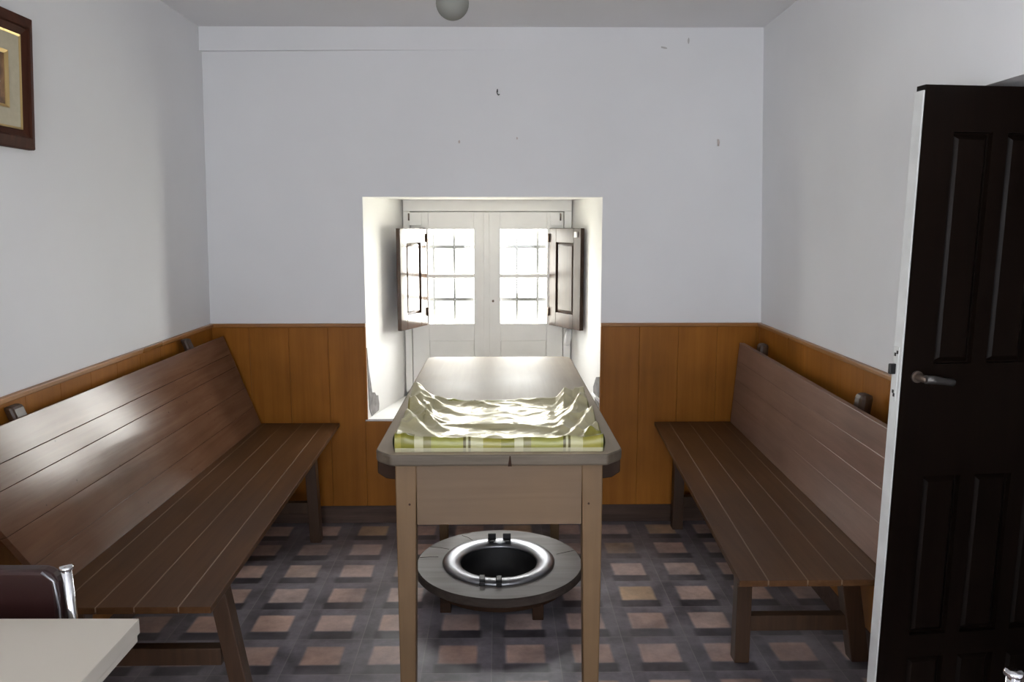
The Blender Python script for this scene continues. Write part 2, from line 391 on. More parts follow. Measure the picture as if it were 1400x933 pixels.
# peeled plaster on the reveal and small marks belong to the wall
def reveal_pt(side, y, z, off=0.0015):
    t = (y-YB)/(YW-YB)
    x = (RX0 + (QX0-RX0)*t + off) if side < 0 else (RX1 + (QX1-RX1)*t - off)
    return (x, y, z)
def patch(side, pts, name, mat):
    bm = BM()
    a = [bm.verts.new(reveal_pt(side, y, z, 0.0025)) for y, z in pts]
    b = [bm.verts.new(reveal_pt(side, y, z, -0.004)) for y, z in pts]
    bm.faces.new(a); bm.faces.new(b[::-1])
    for i in range(len(pts)):
        j = (i+1) % len(pts); bm.faces.new((a[i], a[j], b[j], b[i]))
    return obj(name, bm, mat, wall_back)
patch(-1, [(3.652, 0.84), (3.668, 0.74), (3.69, 0.66), (3.70, 0.62), (3.735, 0.612), (3.75, 0.595), (3.775, 0.59), (3.785, 0.545), (3.78, 0.515), (3.69, 0.507), (3.665, 0.55), (3.66, 0.63), (3.654, 0.72)], 'bare_plaster_patch', M['cement'])
patch(1, [(3.652, 0.70), (3.70, 0.69), (3.745, 0.635), (3.74, 0.605), (3.652, 0.60)], 'bare_plaster_patch', M['cement'])
patch(1, [(3.652, 0.575), (3.72, 0.585), (3.70, 0.52), (3.652, 0.507)], 'bare_plaster_patch', M['cement'])
bm = BM(); tube(bm, [reveal_pt(1, 3.655, .588, .004), reveal_pt(1, 3.75, .602, .004)], 0.006, 8)
obj('loose_plaster_strip', bm, M['scrap'], wall_back)

# shallow plaster band under the ceiling, fading out to the right
bm = BM()
hexa(bm, [(-1.29, YB+.002, 2.152), (-1.31, YB-.032, 2.150), (0.75, YB-.0005, 2.170), (0.75, YB+.002, 2.172)],
     [(-1.31, YB+.002, H+.02), (-1.31, YB-.032, H+.02), (0.75, YB-.0005, H+.02), (0.75, YB+.002, H+.02)])
band = struct('trim_1', bm, M['plaster'], 'shallow plaster band below the ceiling', 'trim')
def chip(x, z, w, h, mat, par, rot=0.0, name='paint_chip', y=YB-0.001):
    bm = BM()
    n = 9; pts = []
    for k in range(n):
        a = 2*math.pi*k/n; rr = 0.75 + 0.25*random.random()
        px, pz = w*rr*math.cos(a), h*rr*math.sin(a)
        pts.append((x + px*math.cos(rot) - pz*math.sin(rot), z + px*math.sin(rot) + pz*math.cos(rot)))
    prism(bm, pts, 'Y', y, y+0.004)
    return obj(name, bm, mat, par)
chip(0.838, 2.205, 0.005, 0.016, M['chip'], wall_back)
chip(0.728, 2.176, 0.020, 0.005, M['chip'], wall_back, -0.15)
chip(-0.175, 1.769, 0.005, 0.009, M['filler'], wall_back)
chip(0.083, 1.785, 0.004, 0.007, M['filler'], wall_back)

# wainscot boards with a cap rail
def boards_along_x(bm, x0, x1, y, z0, z1, w=0.180, th=0.012, start=None):
    xs = [x0]; s = start if start is not None else x0
    while s <= x0 + .01: s += w
    while s < x1 - 0.01: xs.append(s); s += w
    xs.append(x1)
    for a, b in zip(xs, xs[1:]):
        g = 0.0003
        prism(bm, [(a+g, y), (a+g, y-th+.0012), (a+g+.0012, y-th), (b-g-.0012, y-th), (b-g, y-th+.0012), (b-g, y)], 'Z', z0, z1)
    box(bm, x0, x1, y-.004, y, z0, z1)
WZ = 0.955
wains = thing('trim_2', (0, YB, 0), 'honey-brown board panelling on the window wall', 'wainscot', kind='structure')
bm = BM(); boards_along_x(bm, -1.335, RX0-.012, YB, 0.085, WZ-.015, start=-1.325)
boards_along_x(bm, RX1+.012, 1.235, YB, 0.085, WZ-.015, start=.47)
boards_along_x(bm, RX0-.012, RX1+.012, YB, 0.085, RZ0-.01, start=-.62)
obj('panel_boards', bm, M['wainscot'], wains)
bm = BM(); box(bm, -1.335, RX0, YB-.020, YB, WZ-.016, WZ); box(bm, RX1, 1.235, YB-.020, YB, WZ-.016, WZ)
obj('cap_rail', bm, M['wainscot_cap'], wains, bevel=0.003)
bm = BM(); box(bm, RX0-.014, RX0, YB-.015, YB, RZ0, WZ-.016); box(bm, RX1, RX1+.014, YB-.015, YB, RZ0, WZ-.016)
obj('edge_strip', bm, M['wainscot'], wains, bevel=0.002)
def side_wainscot(name, fx, sgn, y0, y1, label):
    t = thing(name, (fx(y0, 0), y0, 0), label, 'wainscot', kind='structure')
    bm = BM(); y = y0; w = 0.18
    while y < y1 - 1e-4:
        e = min(y+w, y1); g = 0.0006; th = 0.012*sgn
        hexa(bm, [(fx(y, .085), y+g, .085), (fx(y, .085)+th, y+g, .085), (fx(e, .085)+th, e-g, .085), (fx(e, .085), e-g, .085)],
             [(fx(y, WZ), y+g, WZ-.015), (fx(y, WZ)+th, y+g, WZ-.015), (fx(e, WZ)+th, e-g, WZ-.015), (fx(e, WZ), e-g, WZ-.015)])
        th *= .4
        hexa(bm, [(fx(y, .085), y, .085), (fx(y, .085)+th, y, .085), (fx(e, .085)+th, e, .085), (fx(e, .085), e, .085)],
             [(fx(y, WZ), y, WZ-.015), (fx(y, WZ)+th, y, WZ-.015), (fx(e, WZ)+th, e, WZ-.015), (fx(e, WZ), e, WZ-.015)])
        y = e
    obj('panel_boards', bm, M['wainscot'], t)
    bm = BM()
    a, b = fx(y0, WZ), fx(y1, WZ); th = 0.020*sgn
    hexa(bm, [(a, y0, WZ-.016), (a+th, y0, WZ-.016), (b+th, y1, WZ-.016), (b, y1, WZ-.016)], [(a, y0, WZ), (a+th, y0, WZ), (b+th, y1, WZ), (b, y1, WZ)])
    obj('cap_rail', bm, M['wainscot_cap_y'], t, bevel=0.003)
M['wainscot_cap_y'] = wood('honey_cap_side', (0.25, 0.105, 0.026), (0.39, 0.18, 0.05), 'Y', rough=0.35, contrast=0.7, bump=0.03)
side_wainscot('trim_3', xl, 1, 0.0, YB-.012, 'honey-brown board panelling on the left wall')
side_wainscot('trim_4', xr, -1, DY1+.03, YB-.012, 'honey-brown board panelling on the right wall')
# skirtings
bm = BM(); box(bm, -1.34, 1.245, YB-.016, YB, 0, 0.085)
struct('baseboard_back', bm, M['skirting'], 'dark tiled skirting along the window wall', 'baseboard', bevel=0.004)
bm = BM(); hexa(bm, [(xl(0, 0), 0, 0), (xl(0, 0)+.016, 0, 0), (xl(YB, 0)+.016, YB-.017, 0), (xl(YB, 0), YB-.017, 0)],
                [(xl(0, 0), 0, .085), (xl(0, 0)+.016, 0, .085), (xl(YB, 0)+.016, YB-.017, .085), (xl(YB, 0), YB-.017, .085)])
struct('baseboard_left', bm, M['skirting'], 'dark tiled skirting along the left wall', 'baseboard', bevel=0.004)
bm = BM(); y0 = DY1+.03
hexa(bm, [(xr(y0, 0)-.016, y0, 0), (xr(y0, 0)+.02, y0, 0), (xr(YB, 0)+.02, YB-.017, 0), (xr(YB, 0)-.016, YB-.017, 0)],
     [(xr(y0, 0)-.016, y0, .085), (xr(y0, 0)+.02, y0, .085), (xr(YB, 0)+.02, YB-.017, .085), (xr(YB, 0)-.016, YB-.017, .085)])
struct('baseboard_right', bm, M['skirting'], 'dark tiled skirting along the right wall', 'baseboard', bevel=0.004)

# ------------------------------------------------------------------ the window
win = thing('window_1', (-0.06, 4.17, RZ0), 'white two-leaf casement window in the deep recess, dark shutters folded open', 'window', kind='structure')
y0, y1 = 4.145, 4.20
bm = BM()
box(bm, QX0, QX1, y0, y1, 1.472, QZ1)
box(bm, QX0, -0.455, y0, y1, RZ0, 1.472); box(bm, 0.338, QX1, y0, y1, RZ0, 1.472)
box(bm, QX0, QX1, y0, y1, RZ0, RZ0+.03)
box(bm, QX0, QX1, 4.1925, 4.2, 1.455, 1.48); box(bm, QX0, -0.44, 4.1925, 4.2, RZ0, 1.48); box(bm, 0.322, QX1, 4.1925, 4.2, RZ0, 1.48)
obj('window_frame', bm, M['white_paint'], win, bevel=0.003)
def casement(x0, x1, g0, g1):
    ya, yb = 4.152, 4.192
    bm = BM()
    zt, zb, zm0, zm1, zl = 1.469, 0.536, 1.129, 1.151, 0.891
    box(bm, x0, g0, ya, yb, zb, zt); box(bm, g1, x1, ya, yb, zb, zt)          # stiles
    box(bm, g0, g1, ya, yb, 1.381, zt); box(bm, g0, g1, ya, yb, 0.80, zl)      # top and lock rail
    box(bm, g0, g1, ya, yb, zb, 0.62)
    c = obj('casement', bm, M['white_paint'], win, bevel=0.0025)
    bm = BM(); box(bm, g0, g1, ya+.004, yb-.004, zm0, zm1); obj('glazing_bar', bm, M['white_paint'], c, bevel=0.004)
    bm = BM(); box(bm, g0, g1, ya+.012, yb-.006, 0.62, 0.80)
    obj('lower_panel', bm, M['white_paint'], c, bevel=0.004)
    bm = BM(); box(bm, g0, g1, ya+.018, ya+.022, zm1, 1.381); obj('glass_pane', bm, M['glass'], c)
    bm = BM(); box(bm, g0, g1, ya+.018, ya+.022, zl, zm0); obj('glass_pane', bm, M['glass'], c)
    return c
casement(-0.452, -0.0615, -0.364, -0.129)
casement(-0.0585, 0.335, 0.009, 0.250)
bm = BM(); box(bm, -0.078, -0.048, 4.142, 4.152, 0.54, 1.466); obj('meeting_strip', bm, M['white_paint'], win, bevel=0.002)
bm = BM(); tube(bm, [(-0.03, 4.152, 1.01), (-0.03, 4.135, 1.01)], 0.006, 10); obj('window_knob', bm, M['aged_brass'], win)

def shutter(hx, nx, side):
    hy, ny = 4.143, 3.895
    d = Vector((nx-hx, ny-hy, 0)); w = d.length; d.normalize()
    nrm = Vector((-d.y, d.x, 0))
    if nrm.y > 0: nrm = -nrm          # room-facing
    if side < 0 and nrm.x < 0: nrm = -nrm
    if side > 0 and nrm.x > 0: nrm = -nrm
    z0, z1 = 0.885, 1.387
    def P(s, t, n): return tuple(Vector((hx, hy, 0)) + d*s + nrm*n + Vector((0, 0, t)))
    def bx(bm, s0, s1, t0, t1, n0, n1):
        hexa(bm, [P(s0, t0, n0), P(s1, t0, n0), P(s1, t0, n1), P(s0, t0, n1)], [P(s0, t1, n0), P(s1, t1, n0), P(s1, t1, n1), P(s0, t1, n1)])
    T = 0.022; sw = 0.062; SM = M['shutter'] if side < 0 else M['shutter_dull']
    bm = BM()
    bx(bm, 0, sw, z0, z1, -T, 0); bx(bm, w-sw, w, z0, z1, -T, 0)
    bx(bm, sw, w-sw, z1-.072, z1, -T, 0); bx(bm, sw, w-sw, z0, z0+.072, -T, 0)
    sh = obj('shutter', bm, SM, win, bevel=0.002)
    tag(sh, 'dark varnished wooden shutter')
    bm = BM()
    a, b, c, e = sw, w-sw, z0+.072, z1-.072
    m = 0.018
    # bevelled raised field
    q0 = [P(a, c, -.012), P(b, c, -.012), P(b, e, -.012), P(a, e, -.012)]
    q1 = [P(a+m, c+m, -.003), P(b-m, c+m, -.003), P(b-m, e-m, -.003), P(a+m, e-m, -.003)]
    qb = [P(a, c, -.018), P(b, c, -.018), P(b, e, -.018), P(a, e, -.018)]
    V = [[bm.verts.new(p) for p in q] for q in (qb, q0, q1)]
    bm.faces.new(V[0]); bm.faces.new(V[2])
    for u, v in zip(V, V[1:]):
        for i in range(4):
            j = (i+1) % 4; bm.faces.new((u[i], u[j], v[j], v[i]))
    obj('raised_panel', bm, SM, sh)
    for z in (z0+.07, z1-.05):
        bm = BM(); tube(bm, [P(0.0, z-.022, 0.004), P(0.0, z+.022, 0.004)], 0.005, 10)
        obj('hinge', bm, M['aged_brass'], sh)
    if side > 0:
        bm = BM(); bx(bm, w-.05, w-.028, z1-.045, z1-.018, 0, .006); obj('latch_plate', bm, M['white_paint'], sh)
shutter(-0.372, -0.478, -1)
shutter(0.262, 0.398, 1)
# white pivot plates of the shutters on the frame
for x in (-0.425, 0.300):
    bm = BM(); box(bm, x-.035, x+.030, 4.138, 4.146, 1.40, 1.466); obj('pivot_plate', bm, M['white_paint'], win, bevel=0.002)
for x in (-0.46, 0.318):
    bm = BM(); tube(bm, [(x, 4.134, 1.425), (x, 4.134, 1.462)], 0.004, 8); obj('hinge_pin', bm, M['aged_brass'], win)

gr = thing('window_grille', (-0.06, 4.235, RZ0), 'pale painted iron bar grille outside the window panes', 'grille')
bm = BM()
for k in range(-1, 8): tube(bm, [(-0.344 + .110*(k), 4.235, 0.49), (-0.344 + .110*k, 4.235, 1.57)], 0.0075, 10) if -0.55 < -0.344+.110*k < .42 else None
obj('upright_bars', bm, M['grille'], gr)
bm = BM()
for z in (0.73, 1.011, 1.288): box(bm, QX0-.07, QX1+.07, 4.229, 4.241, z-.009, z+.009)
obj('cross_bars', bm, M['grille'], gr)

# small white scrap hanging at the right reveal
bm = BM()
tube(bm, [(0.366, 4.10, 0.875), (0.363, 4.085, 0.86), (0.358, 4.08, 0.83), (0.352, 4.08, 0.80), (0.349, 4.083, 0.785)], [0.010, 0.016, 0.019, 0.017, 0.010], 10)
tag(obj('cloth_scrap', bm, M['scrap'], loc=(0.36, 4.085, 0.785)), 'small white scrap of cloth hanging below the right-hand shutter', 'cloth')

# ------------------------------------------------------------------ the door
# free edge points into the room, the leaf rests along the far side of the doorway
dx0, dyf = 0.945, 1.833
ang = math.atan2(0.065, 0.66*0.9)
door = thing('door_1', (dx0, dyf, 0.0), 'near-black panelled door standing open with a white edge', 'door', kind='structure')
dd = Vector((math.cos(ang), math.sin(ang), 0)); dn = Vector((math.sin(ang), -math.cos(ang), 0))  # dn faces the camera
def DP(s, t, n): return tuple(Vector((dx0, dyf, 0)) + dd*s + dn*n + Vector((0.008*(1-t/1.7)*-1+0.012*(t/1.7), 0, t)))
def dbx(bm, s0, s1, t0, t1, n0, n1):
    return hexa(bm, [DP(s0, t0, n0), DP(s1, t0, n0), DP(s1, t0, n1), DP(s0, t0, n1)], [DP(s0, t1, n0), DP(s1, t1, n0), DP(s1, t1, n1), DP(s0, t1, n1)])
DW, DT, DH = 0.66, 0.036, 1.713
bm = BM()
cols = [(0.078+0.135*k, 0.078+0.135*k+0.097) for k in range(4)]
rows = [(0.13, 0.33), (0.39, 0.80), (1.075, 1.61)]
# stiles/rails as a grid with holes
ss = [0.0]; [ss.extend(c) for c in cols]; ss.append(DW)
tt = [0.004]; [tt.extend(r) for r in rows]; tt.append(DH)
for i in range(len(ss)-1):
    for j in range(len(tt)-1):
        if i % 2 == 1 and j % 2 == 1: dbx(bm, ss[i], ss[i+1], tt[j], tt[j+1], -DT+.004, -0.014)
        else: dbx(bm, ss[i], ss[i+1], tt[j], tt[j+1], -DT+.004, 0)
bmesh.ops.remove_doubles(bm, verts=bm.verts, dist=1e-5)
obj('door_leaf', bm, M['door'], door)
for c0, c1 in cols:
    for r0, r1 in rows:
        bm = BM(); m = .016
        q = [[DP(c0+.004, r0+.004, -.014), DP(c1-.004, r0+.004, -.014), DP(c1-.004, r1-.004, -.014), DP(c0+.004, r1-.004, -.014)],
             [DP(c0+m, r0+m, -.003), DP(c1-m, r0+m, -.003), DP(c1-m, r1-m, -.003), DP(c0+m, r1-m, -.003)]]
        V = [[bm.verts.new(p) for p in qq] for qq in q]
        bm.faces.new(V[0][::-1]); bm.faces.new(V[1])
        for i in range(4):
            j = (i+1) % 4; bm.faces.new((V[0][i], V[0][j], V[1][j], V[1][i]))
        obj('raised_panel', bm, M['door'], door)
bm = BM(); dbx(bm, -0.004, 0.0005, 0.004, DH-.012, -DT+.002, -0.001)
obj('door_edge', bm, M['door_edge'], door, bevel=0.001); tag(bpy.data.objects['door_edge'], 'white painted edge of the door')
bm = BM(); dbx(bm, -0.006, -0.003, 0.985, 1.115, -DT+.008, -.010); obj('lock_plate', bm, M['door_edge'], door)
for t_, n_ in ((1.103, -.014), (1.097, -.022), (1.0, -.016), (1.008, -.020)):
    bm = BM(); dbx(bm, -0.0068, -0.0055, t_-.004, t_+.004, n_-.003, n_+.003); obj('screw', bm, M['black_iron'], door)
bm = BM(); dbx(bm, -0.020, -0.004, 1.05, 1.075, -DT+.010, -.016); obj('latch_bolt', bm, M['black_iron'], door, bevel=.002)
# lever handle
bm = BM()
hz = 1.046
tube(bm, [DP(0.038, hz, 0.0), DP(0.038, hz, 0.006)], 0.014, 20); tube(bm, [DP(0.038, hz, 0.004), DP(0.038, hz, 0.045)], 0.009, 14)
hd = obj('door_handle', bm, M['aged_brass'], door); tag(hd, 'short lever handle of dull metal')
bm = BM()
tube(bm, [DP(0.030, hz+.002, .045), DP(0.05, hz+.001, .047), DP(0.075, hz-.003, .047), DP(0.10, hz-.007, .044)], [0.010, 0.010, 0.0085, 0.009], 14)
obj('lever', bm, M['pewter'], hd)

# ------------------------------------------------------------------ benches
def plank_slab(bm, near, far, zf, cuts, th, gap=0.0012):
    """horizontal boards between edge lines; near/far = (xa, xb, y); split across x at fractions"""
    for a, b in zip(cuts, cuts[1:]):
        def X(e, t): return e[0] + (e[1]-e[0])*t
        s = 1 if near[1] > near[0] else -1
        hexa(bm, [(X(near, a)+gap*s/2, near[2], zf-th), (X(near, b)-gap*s/2, near[2], zf-th), (X(far, b)-gap*s/2, far[2], zf-th), (X(far, a)+gap*s/2, far[2], zf-th)],
             [(X(near, a)+gap*s/2, near[2], zf), (X(near, b)-gap*s/2, near[2], zf), (X(far, b)-gap*s/2, far[2], zf), (X(far, a)+gap*s/2, far[2], zf)])
def back_slab(bm, nb, nt_, fb, ft, cuts, th, out, gap=0.0006):
    """leaning backrest of horizontal boards between near/far bottom/top points; out = direction of the back side"""
    nb, nt_, fb, ft = map(Vector, (nb, nt_, fb, ft)); o = Vector(out)*th
    for a, b in zip(cuts, cuts[1:]):
        g = gap/2/0.4
        p = [nb.lerp(nt_, a+g), fb.lerp(ft, a+g), fb.lerp(ft, b-g), nb.lerp(nt_, b-g)]
        hexa(bm, [tuple(v) for v in p], [tuple(v+o) for v in p])
def beam(bm, p0, p1, wx, wy):
    p0, p1 = Vector(p0), Vector(p1)
    q = [(-wx/2, -wy/2), (wx/2, -wy/2), (wx/2, wy/2), (-wx/2, wy/2)]
    hexa(bm, [(p0.x+a, p0.y+b, p0.z) for a, b in q], [(p1.x+a, p1.y+b, p1.z) for a, b in q])

SZ = 0.495
def bench(loc, label, group, seat, back, legs, rears, posts, stretch, side):
    t = thing('wooden_bench', loc, label, 'bench', group)
    bm = BM(); plank_slab(bm, *seat, SZ, (0, .17, .40, .60, .80, 1.0), 0.017)
    seat_o = obj('seat', bm, M['bench'], t, bevel=0.0018)
    bm = BM()
    (na, nb_, ny), (fa, fb_, fy) = seat
    for i_, c_ in enumerate((.17, .40, .60, .80)):
        xn, xf = na+(nb_-na)*c_, fa+(fb_-fa)*c_
        hexa(bm, [(xn-.0016, ny, SZ-.012), (xn+.0016, ny, SZ-.012), (xf+.0016, fy, SZ-.012), (xf-.0016, fy, SZ-.012)],
             [(xn-.0016, ny, SZ-.0002), (xn+.0016, ny, SZ-.0002), (xf+.0016, fy, SZ-.0002), (xf-.0016, fy, SZ-.0002)])
    obj('joint_filler', bm, M['joint'], seat_o)
    bm = BM(); back_slab(bm, *back, (0, .20, .42, .66, .80, 1.0) if side < 0 else (0, .30, .55, .78, 1.0), 0.018 if side < 0 else 0.024, (side*.96, 0, -.3 if side < 0 else -.06))
    obj('backrest', bm, M['bench_back'] if side < 0 else M['bench_back_lit'], t, bevel=0.0012)
    for a, b in legs:
        bm = BM(); beam(bm, a, b, .048, .048); obj('leg', bm, M['bench_leg'], t, bevel=0.003)
    for a, b in rears:
        bm = BM(); beam(bm, a, b, .058, .05); obj('leg', bm, M['bench_leg'], t, bevel=0.003)
    for a, b in posts:
        bm = BM(); beam(bm, a, b, .026 if side < 0 else .042, .055); obj('back_post', bm, M['bench_leg'], t, bevel=0.008 if side < 0 else 0.014)
    for x0, x1, y, z in stretch:
        bm = BM(); box(bm, x0, x1, y-.018, y+.018, z-.026, z+.026); obj('stretcher', bm, M['bench_leg'], t, bevel=0.003)
    return t
zu = SZ-.017
bench((-0.95, 2.7, 0), 'long brown plank bench with leaning backrest along the left wall', None,
      [(-0.691, -1.150, 1.81), (-0.737, -1.165, 3.61)],
      [(-1.110, 1.90, SZ), (-1.246, 1.715, .905), (-1.096, 3.60, SZ), (-1.240, 3.575, .908)],
      [((-0.722, 2.13, 0), (-0.797, 2.12, zu)), ((-0.818, 3.42, 0), (-0.830, 3.40, zu))],
      [((-1.215, 2.13, 0), (-1.165, 2.12, zu)), ((-1.235, 3.42, 0), (-1.185, 3.40, zu))],
      [((-1.1195, 2.10, SZ-.06), (-1.284, 2.08, .93)), ((-1.1095, 3.28, SZ-.06), (-1.2836, 3.25, .94))],
      [(-1.185, -0.785, 2.128, .195), (-1.20, -0.84, 3.415, .16)], -1)
bench((0.85, 2.7, 0), 'long brown plank bench with upright backrest along the right wall', None,
      [(0.617, 1.060, 1.93), (0.723, 1.120, 3.61)],
      [(1.016, 2.02, SZ), (1.045, 2.02, .857), (1.075, 3.60, SZ), (1.104, 3.60, .868)],
      [((0.782, 2.41, 0), (0.782, 2.41, zu)), ((0.828, 3.55, 0), (0.828, 3.54, zu))],
      [((1.168, 2.41, 0), (1.085, 2.41, zu)), ((1.175, 3.55, 0), (1.12, 3.54, zu))],
      [((1.085, 2.41, SZ-.06), (1.132, 2.40, .885)), ((1.125, 3.42, SZ-.06), (1.152, 3.42, .890))],
      [(0.80, 1.135, 2.412, .132), (0.845, 1.15, 3.548, .132)], 1)

# ------------------------------------------------------------------ the table
TZ = 0.826
tab = thing('wooden_table', (0, 2.7, 0), 'pale narrow wooden table with chamfered corners running to the window', 'table')
def rounded(poly, rs, n=5):
    out = []
    for i, p in enumerate(poly):
        r = rs[i]
        if not r: out.append(p); continue
        a = Vector(poly[i-1]) - Vector(p); b = Vector(poly[(i+1) % len(poly)]) - Vector(p)
        p0 = Vector(p) + a.normalized()*r; p1 = Vector(p) + b.normalized()*r
        for k in range(n+1):
            t = k/n; q = p0*(1-t)**2 + Vector(p)*2*t*(1-t) + p1*t*t; out.append((q.x, q.y))
    return out
outline = rounded([(-0.276, 1.956), (0.276, 1.956), (0.320, 2.003), (0.314, 3.485), (-0.314, 3.485), (-0.320, 2.003)], [.006, .006, .02, .055, .055, .02])
bm = BM(); prism(bm, outline, 'Z', TZ-.031, TZ)
for f in bm.faces:
    if abs(f.normal.z) < 0.5: f.material_index = 1
bm.normal_update()
top = obj('tabletop', bm, [M['tabletop'], M['table_edge']], tab, bevel=0.006, segs=3)
for p in top.data.polygons: p.material_index = 0 if abs(p.normal.z) > .5 else 1
bm = BM(); hexa(bm, [(.022, 1.9545, TZ-.031), (.032, 1.9545, TZ-.031), (.032, 1.962, TZ-.031), (.022, 1.962, TZ-.031)], [(.026, 1.9545, TZ-.004), (.029, 1.9545, TZ-.004), (.029, 1.962, TZ-.004), (.026, 1.962, TZ-.004)])
obj('split', bm, M['batten'], tab)
# dark cross batten under the top
zb = TZ-.031
pts = [(-.322, zb), (.322, zb), (.322, zb-.045), (.30, zb-.06), (.24, zb-.068), (-.24, zb-.068), (-.30, zb-.06), (-.322, zb-.045)]
bm = BM(); prism(bm, pts, 'Y', 2.046, 2.09); obj('batten', bm, M['batten'], tab, bevel=0.003)
bm = BM(); prism(bm, pts, 'Y', 3.32, 3.36); obj('batten', bm, M['batten'], tab, bevel=0.003)
# aprons
bm = BM(); box(bm, -.214, .214, 1.988, 2.012, zb-.167, zb); obj('apron', bm, M['table_apron'], tab, bevel=0.0015)
bm = BM(); box(bm, -.214, .214, 3.40, 3.424, zb-.167, zb); obj('apron', bm, M['table_apron'], tab, bevel=0.0015)
for s in (-1, 1):
    bm = BM(); x0, x1 = sorted((s*.262, s*.240)); box(bm, x0, x1, 2.04, 3.372, zb-.167, zb-.0685); obj('apron', bm, M['table_apron_y'] if 'table_apron_y' in M else M['table_apron'], tab, bevel=0.0015)
# tapered legs
for s in (-1, 1):
    for ya, yb in ((1.985, 2.040), (3.427, 3.372)):
        bm = BM()
        yi = yb; ti = yb + (-.012 if yb > ya else .012)
        xo, xi, xt = s*.268, s*.213, s*.228
        hexa(bm, [(xo*.99, ya, 0), (xt, ya, 0), (xt, ti, 0), (xo*.99, ti, 0)], [(xo, ya, zb), (xi, ya, zb), (xi, yi, zb), (xo, yi, zb)])
        obj('leg', bm, M['table_leg'], tab, bevel=0.003)
        bm = BM(); tube(bm, [(s*.232, 1.9862, zb-.11), (s*.232, 1.984, zb-.11)], 0.003, 8) if ya < 2.5 else bm.free()
        if ya < 2.5: obj('peg', bm, M['batten'], tab)

# ------------------------------------------------------------------ folded oilcloth
def hash2(i, j):
    v = math.sin(i*127.1 + j*311.7)*43758.5453; return v - math.floor(v)
def vnoise(x, y):
    i, j = math.floor(x), math.floor(y); fx, fy = x-i, y-j
    fx = fx*fx*(3-2*fx); fy = fy*fy*(3-2*fy)
    a = hash2(i, j)*(1-fx) + hash2(i+1, j)*fx; b = hash2(i, j+1)*(1-fx) + hash2(i+1, j+1)*fx
    return a*(1-fy) + b*fy
def ridge(x, y): return 1 - abs(2*vnoise(x, y) - 1)
CX0, CX1, CY0, CY1 = -0.266, 0.266, 1.978, 2.475
NX, NY = 120, 100
FOLDS = [(.012, .485, .030, .085, .25, .006, .034), (.000, .360, .030, .115, .150, .006, .030), (.004, .215, .022, .105, .055, .006, .026),
         (.045, .47, .016, .15, .34, .003, .028),
         (.470, .495, .024, .440, .20, .005, .026), (.515, .43, .034, .425, .115, .006, .032), (.530, .25, .030, .450, .05, .006, .030), (.525, .12, .018, .47, .02, .006, .022)]
def cloth_z(u, v):
    x = u*0.53; y = v*0.5
    dl, dr, df, db = x, .53-x, y, .5-y
    def rim(d, w): return max(0.0, 1-d/w)
    h = 0.016
    # turned-up left and right ends, raised far edge, low thick front fold
    wl = .085 + .03*vnoise(v*6, 3.1); wr = .065 + .03*vnoise(v*5, 8.2)
    h += rim(dl, wl)**1.2 * (.006 + .008*v + .012*vnoise(v*7+1.3, 2))
    h += rim(dr, wr)**1.2 * (.005 + .008*v + .010*vnoise(v*6+5.3, 4))
    h += rim(db, .07)**1.4 * (.004 + .012*abs(2*u-1)**2 + .007*vnoise(u*9, 1))
    h += rim(df, .05)**1.3 * (.016 + .008*vnoise(u*6, 9))
    # crumple ridges
    k = ridge(x*8 + y*6 + 3, y*11 - x*5)**3
    k2 = ridge(x*20 - y*14, y*17 + x*12 + 7)**3
    edge = min(1, max(rim(dl, .16), rim(dr, .13)))
    h += .009*k*(.4 + .9*edge) + .006*k2*(.35 + edge)
    # big stand-up folds fanning in from the two ends
    for (ax, ay, ah, bx_, by, bh, w) in FOLDS:
        ex, ey = bx_-ax, by-ay; L2 = ex*ex + ey*ey
        t = max(0.0, min(1.0, ((x-ax)*ex + (y-ay)*ey)/L2))
        d = math.hypot(x-ax-ex*t, y-ay-ey*t)
        h += (ah + (bh-ah)*t)*max(0.0, 1-d/(w*(1-.35*t)))
    # one long diagonal crease across the middle
    dline = abs((y-.20) + .22*(x-.20)); h += .012*math.exp(-(dline/.012)**2)*math.exp(-((x-.28)/.14)**2)
    return h
bm = BM()
grid = []
for j in range(NY+1):
    row = []
    v = j/NY
    for i in range(NX+1):
        u = i/NX
        x = CX0 + (CX1-CX0)*u; y = CY0 + (CY1-CY0)*v
        # back corners drawn inward / outward
        x += (-.006*math.sin(v*9) if u < .1 else 0) + .012*v*(0.5-u)*(-.3)
        y += .010*math.sin(u*11+1)*v + (.012*v if (u < .12 or u > .88) else 0)*1.0
        z = TZ + .0006 + cloth_z(u, v)
        row.append(bm.verts.new((x, y, z)))
    grid.append(row)
for j in range(NY):
    for i in range(NX):
        f = bm.faces.new((grid[j][i], grid[j][i+1], grid[j+1][i+1], grid[j+1][i])); f.smooth = True
        f.material_index = 0
# skirts: folded thickness down to the table, showing the plaid face
def skirt(line, out):
    rows = []
    for k in range(1, 5):
        t = k/4; bulge = .006*math.sin(math.pi*t)
        rows.append([bm.verts.new((p.co.x + out[0]*bulge, p.co.y + out[1]*bulge, p.co.z*(1-t) + (TZ+.0006)*t)) for p in line])
    prev = line
    for rw in rows:
        for a in range(len(line)-1):
            f = bm.faces.new((prev[a], prev[a+1], rw[a+1], rw[a])); f.smooth = True; f.material_index = 1
        prev = rw
    return prev
e1 = skirt(grid[0], (0, -1)); e2 = skirt([r[-1] for r in grid], (1, 0)); e3 = skirt(grid[-1][::-1], (0, 1)); e4 = skirt([r[0] for r in grid][::-1], (-1, 0))
